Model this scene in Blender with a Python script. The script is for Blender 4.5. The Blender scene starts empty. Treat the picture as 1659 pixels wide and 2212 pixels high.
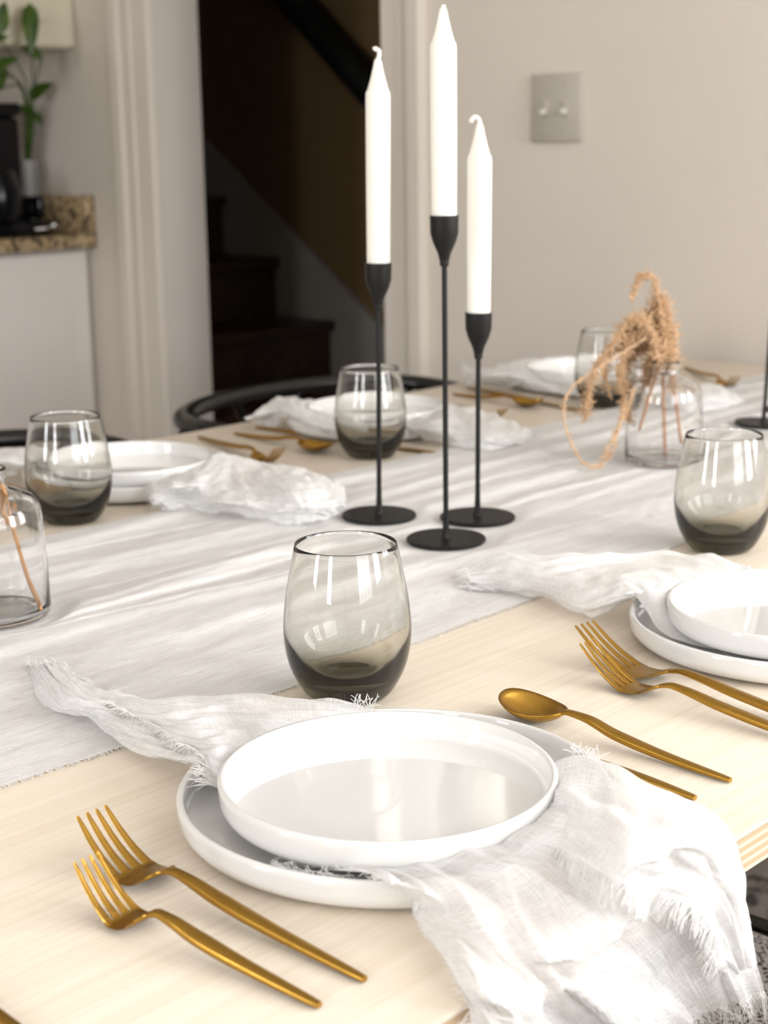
import bpy, bmesh, math, random
import numpy as np
from mathutils import Vector, Matrix, noise
random.seed(7)
S = bpy.context.scene
COL = S.collection
PI = math.pi

# ------------------------------------------------------------------ camera
FPX, PITCH, ROLL, YAW, CZ = 3390.0, math.radians(13.2), math.radians(-0.857), math.radians(43.3), 1.12
FW = Vector((math.cos(PITCH)*math.cos(YAW), math.cos(PITCH)*math.sin(YAW), -math.sin(PITCH)))
_r0 = Vector((math.sin(YAW), -math.cos(YAW), 0)); _u0 = _r0.cross(FW)
RT = _r0*math.cos(ROLL) + _u0*math.sin(ROLL); UP = -_r0*math.sin(ROLL) + _u0*math.cos(ROLL)
cd = bpy.data.cameras.new('camera'); cam = bpy.data.objects.new('camera', cd); COL.objects.link(cam)
M = Matrix.Identity(4)
for i in range(3):
    M[i][0], M[i][1], M[i][2] = RT[i], UP[i], -FW[i]
M[2][3] = CZ
cam.matrix_world = M
cd.sensor_fit = 'VERTICAL'; cd.sensor_height = 36.0; cd.lens = FPX/2212*36.0
cd.clip_start = 0.02
cd.dof.use_dof = True; cd.dof.focus_distance = 0.98; cd.dof.aperture_fstop = 10.0
S.camera = cam

# ------------------------------------------------------------------ world, window light, exposure
w = bpy.data.worlds.new('world'); S.world = w; w.use_nodes = True
w.node_tree.nodes['Background'].inputs[0].default_value = (0.80, 0.88, 1.0, 1); w.node_tree.nodes['Background'].inputs[1].default_value = 1.0
def window_light(name, loc, direction, sx, sy, power, color=(0.985, 0.99, 1.0)):
    l = bpy.data.lights.new(name, 'AREA'); l.shape = 'RECTANGLE'; l.size = sx; l.size_y = sy; l.energy = power; l.color = color
    o = bpy.data.objects.new(name, l); COL.objects.link(o); o.location = loc
    o.rotation_euler = Vector(direction).to_track_quat('-Z', 'Y').to_euler()
    return o
window_light('daylight_right', (0.33, -1.78, 1.62), (0, 1, -0.0), 1.30, 1.45, 26)
window_light('daylight_right_far', (1.72, -1.78, 1.62), (0, 1, -0.0), 0.80, 1.45, 56)
window_light('daylight_far_end', (2.53, -0.75, 1.62), (-1, 0, -0.0), 0.95, 1.45, 50)
window_light('daylight_behind', (-2.18, 0.15, 1.62), (1, 0, -0.0), 0.55, 1.45, 42)
window_light('daylight_behind_left', (-2.18, 1.75, 1.62), (1, 0, -0.0), 0.55, 1.45, 34)
S.view_settings.view_transform = 'Standard'; S.view_settings.look = 'None'
S.view_settings.exposure = 0.38; S.view_settings.gamma = 1.0; S.view_settings.use_curve_mapping = False
cy = S.cycles
cy.max_bounces = 14; cy.transmission_bounces = 12; cy.transparent_max_bounces = 16; cy.diffuse_bounces = 5; cy.glossy_bounces = 5
cy.caustics_reflective = False; cy.caustics_refractive = True; cy.blur_glossy = 0.6
cy.sample_clamp_indirect = 6.0; cy.use_denoising = True
cy.use_adaptive_sampling = True; cy.adaptive_threshold = 0.03

# ------------------------------------------------------------------ geometry helpers
TZ = 0.75           # table top height
EY = 0.404          # y of the near table edge
W = 2.40            # back wall
def ray(px, py): return FW + RT*((px-829.5)/FPX) - UP*((py-1106)/FPX)
def at(px, py, z):
    d = ray(px, py); return Vector((d.x, d.y, d.z))*((z-CZ)/d.z) + Vector((0, 0, CZ))
def on_x(px, py, x):
    d = ray(px, py); return d*(x/d.x) + Vector((0, 0, CZ))
def on_y(px, py, y):
    d = ray(px, py); return d*(y/d.y) + Vector((0, 0, CZ))
def on_depth(px, py, dep): return ray(px, py)*dep + Vector((0, 0, CZ))
def fpt(px, py, h):          # cloth point: h above the table top, or hanging over the near edge
    p = at(px, py, TZ+h)
    if p.y < EY-0.004: p = on_y(px, py, EY-0.004-min(h, .03)*0.6)
    return p

def link(name, me, mat=None, parent=None, smooth=True):
    o = bpy.data.objects.new(name, me); COL.objects.link(o)
    if mat is not None: me.materials.append(mat)
    if smooth:
        me.polygons.foreach_set('use_smooth', [True]*len(me.polygons))
    if parent is not None: o.parent = parent
    return o
def mesh_py(name, vs, fs, mat=None, parent=None, smooth=True, uvs=None):
    me = bpy.data.meshes.new(name); me.from_pydata([tuple(v) for v in vs], [], fs); me.update()
    if uvs is not None:
        ul = me.uv_layers.new(name='UVMap')
        idx = np.empty(len(me.loops), dtype=np.int32); me.loops.foreach_get('vertex_index', idx)
        ul.data.foreach_set('uv', np.asarray(uvs, dtype=np.float32)[idx].ravel())
    return link(name, me, mat, parent, smooth)
def mesh_bm(name, bm, mat=None, parent=None, smooth=True):
    me = bpy.data.meshes.new(name); bm.normal_update(); bm.to_mesh(me); bm.free()
    return link(name, me, mat, parent, smooth)
def auto_smooth(o, ang=35):
    me = o.data
    bm = bmesh.new(); bm.from_mesh(me)
    for e in bm.edges:
        if len(e.link_faces) == 2 and e.calc_face_angle(0) > math.radians(ang): e.smooth = False
    bm.to_mesh(me); bm.free()
    return o
def add_box(bm, x0, x1, y0, y1, z0, z1, bev=0.0):
    r = bmesh.ops.create_cube(bm, size=1.0, matrix=Matrix.Translation(((x0+x1)/2, (y0+y1)/2, (z0+z1)/2)) @ Matrix.Diagonal((abs(x1-x0), abs(y1-y0), abs(z1-z0), 1)))
    if bev > 0:
        es = list({e for v in r['verts'] for e in v.link_edges})
        bmesh.ops.bevel(bm, geom=es, offset=bev, segments=2, affect='EDGES', profile=0.5)
def box(name, x0, x1, y0, y1, z0, z1, mat, parent=None, bev=0.0):
    bm = bmesh.new(); add_box(bm, x0, x1, y0, y1, z0, z1, bev)
    o = mesh_bm(name, bm, mat, parent, smooth=bev > 0)
    return auto_smooth(o) if bev > 0 else o
def lathe(name, prof, mat, parent=None, seg=64, closed=False, ang=50):
    vs, fs = [], []; n = len(prof)
    for i in range(seg):
        a = 2*PI*i/seg
        for (r, z) in prof: vs.append((r*math.cos(a), r*math.sin(a), z))
    m = n if closed else n-1
    for i in range(seg):
        j = (i+1) % seg
        for k in range(m):
            l = (k+1) % n
            fs.append((i*n+k, j*n+k, j*n+l, i*n+l))
    me = bpy.data.meshes.new(name); me.from_pydata(vs, [], fs)
    bm = bmesh.new(); bm.from_mesh(me); bmesh.ops.remove_doubles(bm, verts=bm.verts, dist=1e-6)
    bm.faces.ensure_lookup_table()
    bmesh.ops.dissolve_degenerate(bm, dist=1e-7, edges=bm.edges)
    bmesh.ops.recalc_face_normals(bm, faces=bm.faces)
    bm.to_mesh(me); bm.free()
    o = link(name, me, mat, parent)
    return auto_smooth(o, ang)
def catmull(P, n):
    """n samples per span through the points P (tuples or Vectors of any length)"""
    P = [np.array(p, float) for p in P]; P = [2*P[0]-P[1]] + P + [2*P[-1]-P[-2]]
    out = []
    for i in range(1, len(P)-2):
        for k in range(n):
            t = k/n
            out.append(0.5*((2*P[i]) + (-P[i-1]+P[i+1])*t + (2*P[i-1]-5*P[i]+4*P[i+1]-P[i+2])*t*t + (-P[i-1]+3*P[i]-3*P[i+1]+P[i+2])*t**3))
    out.append(P[-2]); return out
def sweep_vf(path, rad, vs, fs, seg=8, flat=1.0, up=Vector((0, 0, 1)), cap=True, power=2.0):
    """tube: rad = list of radii (or (rx, rz) pairs)"""
    base0 = len(vs); n = len(path); path = [Vector(p) for p in path]
    for i, p in enumerate(path):
        t = (path[min(i+1, n-1)]-path[max(i-1, 0)]).normalized()
        s = t.cross(up)
        if s.length < 1e-3: s = t.cross(Vector((1, 0, 0)))
        s.normalize(); b = s.cross(t).normalized()
        r = rad[i] if hasattr(rad, '__len__') else rad
        rx, rz = r if hasattr(r, '__len__') else (r, r*flat)
        for k in range(seg):
            a = 2*PI*(k+0.5)/seg; ca, sa = math.cos(a), math.sin(a)
            ca = math.copysign(abs(ca)**(2/power), ca); sa = math.copysign(abs(sa)**(2/power), sa)
            vs.append(p + s*(rx*ca) + b*(rz*sa))
    for i in range(n-1):
        for k in range(seg):
            l = (k+1) % seg; a = base0+i*seg; c = a+seg
            fs.append((a+k, a+l, c+l, c+k))
    if cap:
        fs.append(tuple(base0+k for k in reversed(range(seg)))); fs.append(tuple(base0+(n-1)*seg+k for k in range(seg)))
def tube(name, path, rad, mat, parent=None, seg=10, **k):
    vs, fs = [], []; sweep_vf(path, rad, vs, fs, seg, **k)
    return mesh_py(name, vs, fs, mat, parent)
def thing(name, label, cat, loc=(0, 0, 0), rz=0.0, group=None):
    o = bpy.data.objects.new(name, None); COL.objects.link(o); o.empty_display_size = 0.02
    o.location = loc; o.rotation_euler = (0, 0, rz)
    return tag(o, label, cat, group)
def tag(o, label=None, cat=None, group=None, kind=None):
    if label: o['label'] = label
    if cat: o['category'] = cat
    if group: o['group'] = group
    if kind: o['kind'] = kind
    return o
def struct(o): o['kind'] = 'structure'; return o
def dup(root, loc, label=None, rz=None, group=None):
    r = root.copy(); COL.objects.link(r); r.location = loc
    if rz is not None: r.rotation_euler = (0, 0, rz)
    if label: r['label'] = label
    if group: r['group'] = group
    for ch in list(root.children):
        c = ch.copy(); COL.objects.link(c); c.parent = r
        for g in list(ch.children):
            d = g.copy(); COL.objects.link(d); d.parent = c
    return r

# ------------------------------------------------------------------ materials
def mat(name, color=(0.8, 0.8, 0.8), rough=0.5, metal=0.0, **kw):
    m = bpy.data.materials.new(name); m.use_nodes = True
    b = m.node_tree.nodes['Principled BSDF']
    b.inputs['Base Color'].default_value = (*color, 1); b.inputs['Roughness'].default_value = rough; b.inputs['Metallic'].default_value = metal
    for k, v in kw.items(): b.inputs[k.replace('_', ' ')].default_value = v
    return m
class NT:
    def __init__(s, m): s.t = m.node_tree; s.b = s.t.nodes.get('Principled BSDF')
    def n(s, typ, **kw):
        x = s.t.nodes.new(typ)
        for k, v in kw.items():
            if k in x.inputs: x.inputs[k].default_value = v
            else: setattr(x, k, v)
        return x
    def l(s, a, b): s.t.links.new(a, b)
    def coords(s, kind='Object', scale=(1, 1, 1), rot=(0, 0, 0)):
        tc = s.n('ShaderNodeTexCoord'); mp = s.n('ShaderNodeMapping'); mp.inputs['Scale'].default_value = scale; mp.inputs['Rotation'].default_value = rot
        s.l(tc.outputs[kind], mp.inputs[0]); return mp.outputs[0]
    def noise(s, vec, scale, detail=4, rough=0.5, dist=0.0):
        x = s.n('ShaderNodeTexNoise', Scale=scale, Detail=detail, Roughness=rough, Distortion=dist); s.l(vec, x.inputs['Vector']); return x.outputs['Fac']
    def ramp(s, fac, stops):
        x = s.n('ShaderNodeValToRGB'); e = x.color_ramp.elements
        while len(e) < len(stops): e.new(0.5)
        for i, (p, c) in enumerate(stops): e[i].position = p; e[i].color = (*c, 1) if len(c) == 3 else c
        s.l(fac, x.inputs[0]); return x.outputs[0]
    def bump(s, h, strength, dist, target=None, prev=None):
        x = s.n('ShaderNodeBump', Strength=strength, Distance=dist); s.l(h, x.inputs['Height'])
        if prev is not None: s.l(prev, x.inputs['Normal'])
        s.l(x.outputs[0], (target or s.b).inputs['Normal']); return x.outputs[0]
    def math(s, op, a, b):
        x = s.n('ShaderNodeMath', operation=op)
        for i, v in enumerate((a, b)):
            if isinstance(v, (int, float)): x.inputs[i].default_value = v
            else: s.l(v, x.inputs[i])
        return x.outputs[0]

def paint(name, color, rough=0.6):
    m = mat(name, color, rough); n = NT(m); v = n.coords()
    f = n.noise(v, 3.0, 3); c = n.ramp(f, [(0.3, tuple(x*0.96 for x in color)), (0.7, color)]); n.l(c, n.b.inputs['Base Color'])
    n.bump(n.noise(v, 180, 3), 0.12, 0.001); return m
m_wall = paint('wall_paint', (0.69, 0.635, 0.565)); m_wall_white = paint('white_wall_paint', (0.64, 0.60, 0.55))
m_trim = paint('trim_paint', (0.68, 0.63, 0.565), 0.35); m_ceiling = paint('ceiling_paint', (0.82, 0.80, 0.77))
m_cabinet = paint('cabinet_paint', (0.68, 0.63, 0.49), 0.4); m_cab_white = paint('white_cabinet_paint', (0.70, 0.66, 0.62), 0.4)
m_brown = paint('brown_stair_paint', (0.17, 0.105, 0.045), 0.7)
m_skirt = paint('stair_skirt_paint', (0.30, 0.28, 0.25), 0.6)

def wood(name, c1, c2, scale=(1.5, 45, 45), rough=0.42, rot=(0, 0, 0), mixb=.4):
    m = mat(name, c1, rough); n = NT(m); v = n.coords('Object', scale, rot)
    a = n.noise(v, 1.0, 5, 0.6, 0.4); b = n.noise(n.coords('Object', (scale[0]*0.6, scale[1]*0.13, scale[2]*0.13), rot), 1.0, 3, 0.5, 1.2)
    s = n.math('ADD', n.math('MULTIPLY', a, 1-mixb), n.math('MULTIPLY', b, mixb))
    c = n.ramp(s, [(0.34, c2), (0.46, tuple((p+q)/2 for p, q in zip(c1, c2))), (0.58, c1)]); n.l(c, n.b.inputs['Base Color'])
    n.bump(n.noise(n.coords('Object', (scale[0]*3, scale[1]*5, scale[2]*5), rot), 1.0, 3), 0.08, 0.0006)
    return m
m_birch = wood('pale_birch', (0.76, 0.675, 0.565), (0.675, 0.58, 0.465), (2.6, 330, 330), mixb=.22)
m_ply_a = wood('ply_light', (0.80, 0.69, 0.54), (0.70, 0.58, 0.42)); m_ply_b = wood('ply_dark', (0.62, 0.46, 0.30), (0.52, 0.37, 0.22))
m_darkwood = wood('dark_stair_wood', (0.055, 0.026, 0.013), (0.03, 0.014, 0.008), (20, 2, 20))
m_floor = wood('floor_wood', (0.20, 0.13, 0.08), (0.12, 0.075, 0.045), (2, 14, 14))

m_ceramic = mat('white_glazed_ceramic', (0.74, 0.735, 0.72), 0.06, Coat_Weight=0.6, Coat_Roughness=0.03)
n_ = NT(m_ceramic); n_.bump(n_.noise(n_.coords(), 28, 2), 0.05, 0.0015)
m_wax = mat('candle_wax', (0.90, 0.87, 0.80), 0.45, Subsurface_Weight=0.35, Subsurface_Radius=(0.012, 0.010, 0.007), Subsurface_Scale=1.0)
n_ = NT(m_wax); n_.bump(n_.noise(n_.coords(), 60, 2), 0.05, 0.001)
m_black = mat('matte_black_metal', (0.007, 0.007, 0.0065), 0.45, Specular_IOR_Level=0.28)
n_ = NT(m_black); n_.bump(n_.noise(n_.coords(), 900, 2), 0.08, 0.0003)
m_blackwood = mat('black_painted_wood', (0.006, 0.006, 0.006), 0.25)
n_ = NT(m_blackwood); n_.bump(n_.noise(n_.coords('Object', (8, 60, 60)), 1, 2), 0.05, 0.0004)
m_gold = mat('brushed_gold', (0.43, 0.245, 0.046), 0.30, 1.0)
n_ = NT(m_gold); _f = n_.noise(n_.coords('Object', (60, 1800, 1800)), 1, 3)
n_.l(n_.ramp(_f, [(0.2, (0.24, 0.24, 0.24)), (0.8, (0.36, 0.36, 0.36))]), n_.b.inputs['Roughness']); n_.bump(_f, 0.06, 0.0002)
m_plastic = mat('switch_plastic', (0.46, 0.425, 0.375), 0.35); m_toggle = mat('toggle_plastic', (0.62, 0.59, 0.54), 0.3)
for q in (m_plastic, m_toggle):
    n_ = NT(q); n_.bump(n_.noise(n_.coords(), 300, 2), 0.03, 0.0005)
m_chrome = mat('polished_steel', (0.7, 0.7, 0.7), 0.12, 1.0); m_gloss_black = mat('gloss_black_plastic', (0.004, 0.004, 0.005), 0.18, Specular_IOR_Level=0.25)
n_ = NT(m_gloss_black); n_.bump(n_.noise(n_.coords(), 40, 2), 0.02, 0.001)
def glass(name, sigma, density):
    m = bpy.data.materials.new(name); m.use_nodes = True; t = m.node_tree; t.nodes.clear()
    o = t.nodes.new('ShaderNodeOutputMaterial'); g = t.nodes.new('ShaderNodeBsdfGlass'); g.inputs['Roughness'].default_value = 0.0; g.inputs['IOR'].default_value = 1.5
    t.links.new(g.outputs[0], o.inputs['Surface'])
    v = t.nodes.new('ShaderNodeVolumeAbsorption'); v.inputs['Color'].default_value = (*sigma, 1); v.inputs['Density'].default_value = density
    t.links.new(v.outputs[0], o.inputs['Volume']); return m
m_smoke = glass('smoked_glass', (0.44, 0.43, 0.31), 96)
m_clear = glass('clear_glass', (0.62, 0.50, 0.46), 4)

def cloth_mat(name, color, gapw=0.35, fine=2400, w1=1.0, w2=1.0, crump_d=0.003, bd=0.0006):
    m = bpy.data.materials.new(name); m.use_nodes = True; n = NT(m); t = m.node_tree; b = n.b; out = t.nodes['Material Output']
    b.inputs['Base Color'].default_value = (*color, 1); b.inputs['Roughness'].default_value = 0.95; b.inputs['Specular IOR Level'].default_value = 0.05
    a = n.noise(n.coords('UV', (60, fine, 1)), 1, 2, 0.6); c = n.noise(n.coords('UV', (fine, 60, 1)), 1, 2, 0.6)
    s1 = n.noise(n.coords('UV', (26, 900, 1)), 1, 2); s2 = n.noise(n.coords('UV', (900, 26, 1)), 1, 2)
    sl1 = n.ramp(s1, [(0.58, (0, 0, 0)), (0.74, (w1, w1, w1))]); sl2 = n.ramp(s2, [(0.58, (0, 0, 0)), (0.74, (w2, w2, w2))])
    weave = n.math('ADD', a, c); sl = n.math('MAXIMUM', sl1, sl2)
    h = n.math('ADD', weave, n.math('MULTIPLY', sl, 0.7))
    bp = n.bump(h, 0.6, bd)
    crump = n.noise(n.coords('UV', (60, 60, 1)), 1, 4, 0.6); n.bump(crump, 0.45, crump_d, prev=bp)
    tr = n.n('ShaderNodeBsdfTranslucent'); tr.inputs[0].default_value = (*color, 1)
    mx = n.n('ShaderNodeMixShader'); mx.inputs[0].default_value = 0.22; n.l(b.outputs[0], mx.inputs[1]); n.l(tr.outputs[0], mx.inputs[2])
    tp = n.n('ShaderNodeBsdfTransparent'); al = n.n('ShaderNodeMixShader')
    # open weave: gaps between the threads, closed where a thick slub thread runs
    gap = n.ramp(n.math('MULTIPLY', a, c), [(0.14, (1, 1, 1)), (0.34, (0, 0, 0))])
    g = n.math('MULTIPLY', n.math('MULTIPLY', gap, gapw), n.math('SUBTRACT', 1.0, sl))
    n.l(g, al.inputs[0]); n.l(mx.outputs[0], al.inputs[1]); n.l(tp.outputs[0], al.inputs[2]); n.l(al.outputs[0], out.inputs['Surface'])
    return m
m_napkin = cloth_mat('napkin_gauze', (0.93, 0.925, 0.92), 0.24)
m_hero = cloth_mat('near_napkin_gauze', (0.93, 0.925, 0.92), 0.42, bd=0.0007)
m_runner = cloth_mat('runner_gauze', (0.93, 0.925, 0.92), 0.04, 1500, .35, 1.5, 0.003, 0.0014)
n_ = NT(m_runner)      # thread density varies along the weave
_f = n_.math('ADD', n_.math('MULTIPLY', n_.noise(n_.coords('UV', (620, 34, 1)), 1, 3, .6), .6), n_.math('MULTIPLY', n_.noise(n_.coords('UV', (160, 9, 1)), 1, 2), .4))
n_.l(n_.ramp(_f, [(0.36, (0.80, 0.79, 0.785)), (0.62, (0.94, 0.935, 0.93))]), n_.b.inputs['Base Color'])
m_thread = mat('cotton_thread', (0.86, 0.85, 0.83), 0.9)
m_grass = mat('dried_grass', (0.64, 0.43, 0.255), 0.8); m_stem = mat('dried_stem', (0.52, 0.27, 0.15), 0.7)
m_twine = mat('twig_brown', (0.50, 0.27, 0.12), 0.8)
for q, s in ((m_grass, 90), (m_stem, 60), (m_twine, 60), (m_thread, 200)):
    n_ = NT(q); n_.bump(n_.noise(n_.coords(), s, 3), 0.3, 0.0006)
m_leaf = mat('pothos_leaf', (0.05, 0.12, 0.01), 0.35); n_ = NT(m_leaf)
n_.l(n_.ramp(n_.noise(n_.coords(), 14, 3), [(0.35, (0.018, 0.048, 0.003)), (0.6, (0.045, 0.095, 0.006)), (0.8, (0.18, 0.19, 0.02))]), n_.b.inputs['Base Color'])
m_granite = mat('brown_granite', (0.3, 0.2, 0.1), 0.15); n_ = NT(m_granite)
_v = n_.n('ShaderNodeTexVoronoi', Scale=46.0); n_.l(n_.coords(), _v.inputs['Vector'])
_f = n_.math('ADD', n_.math('MULTIPLY', _v.outputs['Distance'], 0.5), n_.math('MULTIPLY', n_.noise(n_.coords(), 30, 4), 0.6))
n_.l(n_.ramp(_f, [(0.30, (0.035, 0.024, 0.014)), (0.42, (0.22, 0.15, 0.07)), (0.52, (0.50, 0.38, 0.22)), (0.66, (0.10, 0.07, 0.04))]), n_.b.inputs['Base Color'])
m_rug = mat('mottled_rug', (0.3, 0.27, 0.24), 0.95); n_ = NT(m_rug)
_f = n_.noise(n_.coords(), 40, 3, 0.5); _g = n_.noise(n_.coords(), 20, 3)
n_.l(n_.ramp(n_.math('ADD', n_.math('MULTIPLY', _f, 0.8), n_.math('MULTIPLY', _g, 0.2)), [(0.45, (0.06, 0.052, 0.047)), (0.52, (0.24, 0.21, 0.185)), (0.8, (0.34, 0.30, 0.265))]), n_.b.inputs['Base Color'])
n_.bump(_f, 0.6, 0.004)
m_boucle = mat('speckled_seat_fabric', (0.4, 0.36, 0.32), 0.95); n_ = NT(m_boucle); _f = n_.noise(n_.coords(), 260, 3, 0.5)
n_.l(n_.ramp(_f, [(0.42, (0.014, 0.013, 0.013)), (0.46, (0.36, 0.325, 0.30)), (0.8, (0.50, 0.455, 0.42))]), n_.b.inputs['Base Color']); n_.bump(_f, 0.5, 0.002)
m_pot = mat('grey_glazed_pot', (0.20, 0.20, 0.185), 0.3)
n_ = NT(m_pot); n_.bump(n_.noise(n_.coords(), 30, 2), 0.1, 0.001)

# ------------------------------------------------------------------ the room
def walls(name, boxes, m):
    bm = bmesh.new()
    for b in boxes: add_box(bm, *b)
    return struct(mesh_bm(name, bm, m, smooth=False))
DY0, DY1, DZ = 2.240, 2.985, 2.05          # doorway in the back wall
X0, Y0, Y1, ZC = -2.05, -1.65, 3.95, 2.50
walls('floor', [(X0-.2, 4.6, Y0-.2, 6.2, -0.1, 0.0)], m_floor)
walls('ceiling', [(X0-.2, 4.6, Y0-.2, 6.2, ZC, ZC+0.1)], m_ceiling)
walls('wall_back', [(W, W+.136, Y0-.1, -1.22, 0, ZC), (W, W+.136, -.28, DY0, 0, ZC), (W, W+.136, -1.22, -.28, 0, .9), (W, W+.136, -1.22, -.28, 2.3, ZC), (W, W+.136, DY1, 6.2, 0, ZC), (W, W+.136, DY0, DY1, DZ, ZC)], m_wall)
walls('wall_left', [(X0-.1, W, Y1, Y1+.12, 0, ZC)], m_wall_white)
wx = [(-0.30, 0.96), (1.34, 2.10)]
walls('wall_right', [(X0-.1, wx[0][0], Y0-.12, Y0, 0, ZC), (wx[0][1], wx[1][0], Y0-.12, Y0, 0, ZC), (wx[1][1], W+.1, Y0-.12, Y0, 0, ZC),
      (wx[0][0], wx[0][1], Y0-.12, Y0, 0, .9), (wx[0][0], wx[0][1], Y0-.12, Y0, 2.3, ZC), (wx[1][0], wx[1][1], Y0-.12, Y0, 0, .9), (wx[1][0], wx[1][1], Y0-.12, Y0, 2.3, ZC)], m_wall)
wy = [(-0.10, 0.40), (1.50, 2.0)]
walls('wall_front', [(X0-.12, X0, Y0-.1, wy[0][0], 0, ZC), (X0-.12, X0, wy[0][1], wy[1][0], 0, ZC), (X0-.12, X0, wy[1][1], Y1+.1, 0, ZC),
      (X0-.12, X0, wy[0][0], wy[0][1], 0, .9), (X0-.12, X0, wy[0][0], wy[0][1], 2.3, ZC), (X0-.12, X0, wy[1][0], wy[1][1], 0, .9), (X0-.12, X0, wy[1][0], wy[1][1], 2.3, ZC)], m_wall)
def window(name, axis, a0, a1, p):
    """frame and glazing bars filling a wall opening; axis 'x' runs along X in plane y=p"""
    root = None
    def b(nm, u0, u1, z0, z1, d0, d1, par):
        if name == 'window_5': d0, d1 = -d1, -d0
        if axis == 'x': o = box(nm, u0, u1, p+d0, p+d1, z0, z1, m_trim, par)
        else: o = box(nm, p+d0, p+d1, u0, u1, z0, z1, m_trim, par)
        return o
    bm = bmesh.new()
    for (u0, u1, z0, z1) in ((a0, a0+.05, .9, 2.3), (a1-.05, a1, .9, 2.3), (a0+.05, a1-.05, .9, .95), (a0+.05, a1-.05, 2.25, 2.3)):
        if axis == 'x': add_box(bm, u0, u1, p-.09, p-.03, z0, z1)
        elif name == 'window_5': add_box(bm, p+.03, p+.09, u0, u1, z0, z1)
        else: add_box(bm, p-.09, p-.03, u0, u1, z0, z1)
    root = struct(mesh_bm(name, bm, m_trim, smooth=False))
    k = max(2, round((a1-a0)/.32))
    for i in range(1, k):
        u = a0+(a1-a0)*i/k; b('glazing_bar', u-.012, u+.012, .95, 2.25, -.07, -.045, root)
    for z in (1.28, 1.60, 1.92): b('glazing_bar', a0+.05, a1-.05, z-.012, z+.012, -.068, -.047, root)
window('window_1', 'x', *wx[0], Y0); window('window_2', 'x', *wx[1], Y0)
window('window_3', 'y', *wy[0], X0); window('window_4', 'y', *wy[1], X0); window('window_5', 'y', -1.22, -.28, W)
# door casing and jambs
def casing(name, y0, y1, z0, z1, vert=True):
    bm = bmesh.new(); add_box(bm, W-.012, W, y0, y1, z0, z1)
    if vert:
        d = 1 if y0 > DY0 else -1
        ya, yb = (y1-.028, y1) if d > 0 else (y0, y0+.028)
        add_box(bm, W-.024, W-.012, ya, yb, z0, z1)
        yc = (y0+y1)/2; add_box(bm, W-.017, W-.012, yc-.006, yc+.006, z0, z1)
    return struct(mesh_bm(name, bm, m_trim, smooth=False))
casing('trim_1', DY1, DY1+.125, 0, DZ+.1); casing('trim_2', DY0-.108, DY0, 0, DZ+.1); casing('trim_3', DY0, DY1, DZ, DZ+.1, False)
struct(box('trim_4', W-.001, W+.137, DY1-.012, DY1-.0001, 0, DZ, m_trim)); struct(box('trim_5', W-.001, W+.137, DY0+.0001, DY0+.010, 0, DZ, m_trim))
struct(box('baseboard_back', W-.014, W, Y0, DY0-.108, 0, .11, m_trim, bev=.003))
struct(box('baseboard_right', X0, W-.014, Y0, Y0+.014, 0, .11, m_trim, bev=.003))
# stairwell behind the doorway
SX = 3.30
walls('wall_stairwell', [(SX, SX+.1, 1.2, 6.2, 0, ZC), (W+.136, SX, 1.1, 1.2, 0, ZC), (W+.136, SX, 6.1, 6.2, 0, ZC)], m_brown)
st = thing('staircase', 'dark wood stairs climbing to the left behind the doorway', 'stairs', (0, 0, 0)); st['kind'] = 'structure'
y0s, z0s, rise, run = 3.295, 0.615, 0.177, 0.232
for k in range(-2, 8):
    y = y0s+k*run; z = z0s+k*rise
    if z <= 0.05: continue
    box('tread', W+.16, SX-.022, y-.02, y+run+.005, z-.03, z, m_darkwood, st, .004)
    box('riser', W+.16, SX-.022, y+.002, y+.018, max(z-rise, 0), z-.03, m_darkwood, st)
# skirting board on the far stair wall
a, b_ = (3.134, 0.626+.01), (3.861, 1.143+.01); sl = (b_[1]-a[1])/(b_[0]-a[0])
ys = [2.30, 5.8]; v = []
for x in (SX-.02, SX):
    for y in ys:
        zt = a[1]+(y-a[0])*sl; v += [(x, y, zt-.42), (x, y, zt)]
struct(mesh_py('trim_6', v, [(0, 2, 3, 1), (4, 5, 7, 6), (1, 3, 7, 5), (0, 4, 6, 2), (0, 1, 5, 4), (2, 6, 7, 3)], m_skirt, smooth=False))
h0, h1 = on_x(800, 190, SX-.06), on_x(640, 5, SX-.06)
dr = (h1-h0).normalized()
hr = thing('handrail', 'dark wooden handrail slanting up the stair wall behind the doorway', 'handrail', (0, 0, 0)); hr['kind'] = 'structure'
tube('rail', [h0-dr*1.2, h0, h1, h1+dr*.7], (0.050), m_black, hr, 12)
for t in (-.3, .5): 
    p = h0+dr*t; tube('bracket', [p, p+Vector((.03, 0, -.05)), p+Vector((.06, 0, -.05))], .006, m_black, hr, 6)
# light switch
c0 = on_x(1206, 233, W)
sw = thing('light_switch', 'square double light switch plate with two toggles on the grey wall', 'switch', (W, c0.y, c0.z))
bm = bmesh.new(); add_box(bm, -.009, 0, -.058, .058, -.0615, .0615, .004); auto_smooth(mesh_bm('cover_plate', bm, m_plastic, sw))
for s in (-1, 1):
    bm = bmesh.new(); add_box(bm, -.011, -.009, s*.023-.007, s*.023+.007, -.014, .014, .001); auto_smooth(mesh_bm('toggle_slot', bm, m_plastic, sw))
    bm = bmesh.new(); add_box(bm, -.024, -.010, s*.023-.005, s*.023+.005, -.012, -.002, .002); auto_smooth(mesh_bm('toggle', bm, m_toggle, sw))
    for z in (-.042, .042):
        o = lathe('screw', [(0, .0012), (.003, .0010), (.0036, 0), (0, 0)], m_plastic, sw, 12); o.rotation_euler = (0, -PI/2, 0); o.location = (-.009, s*.023, z)

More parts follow.
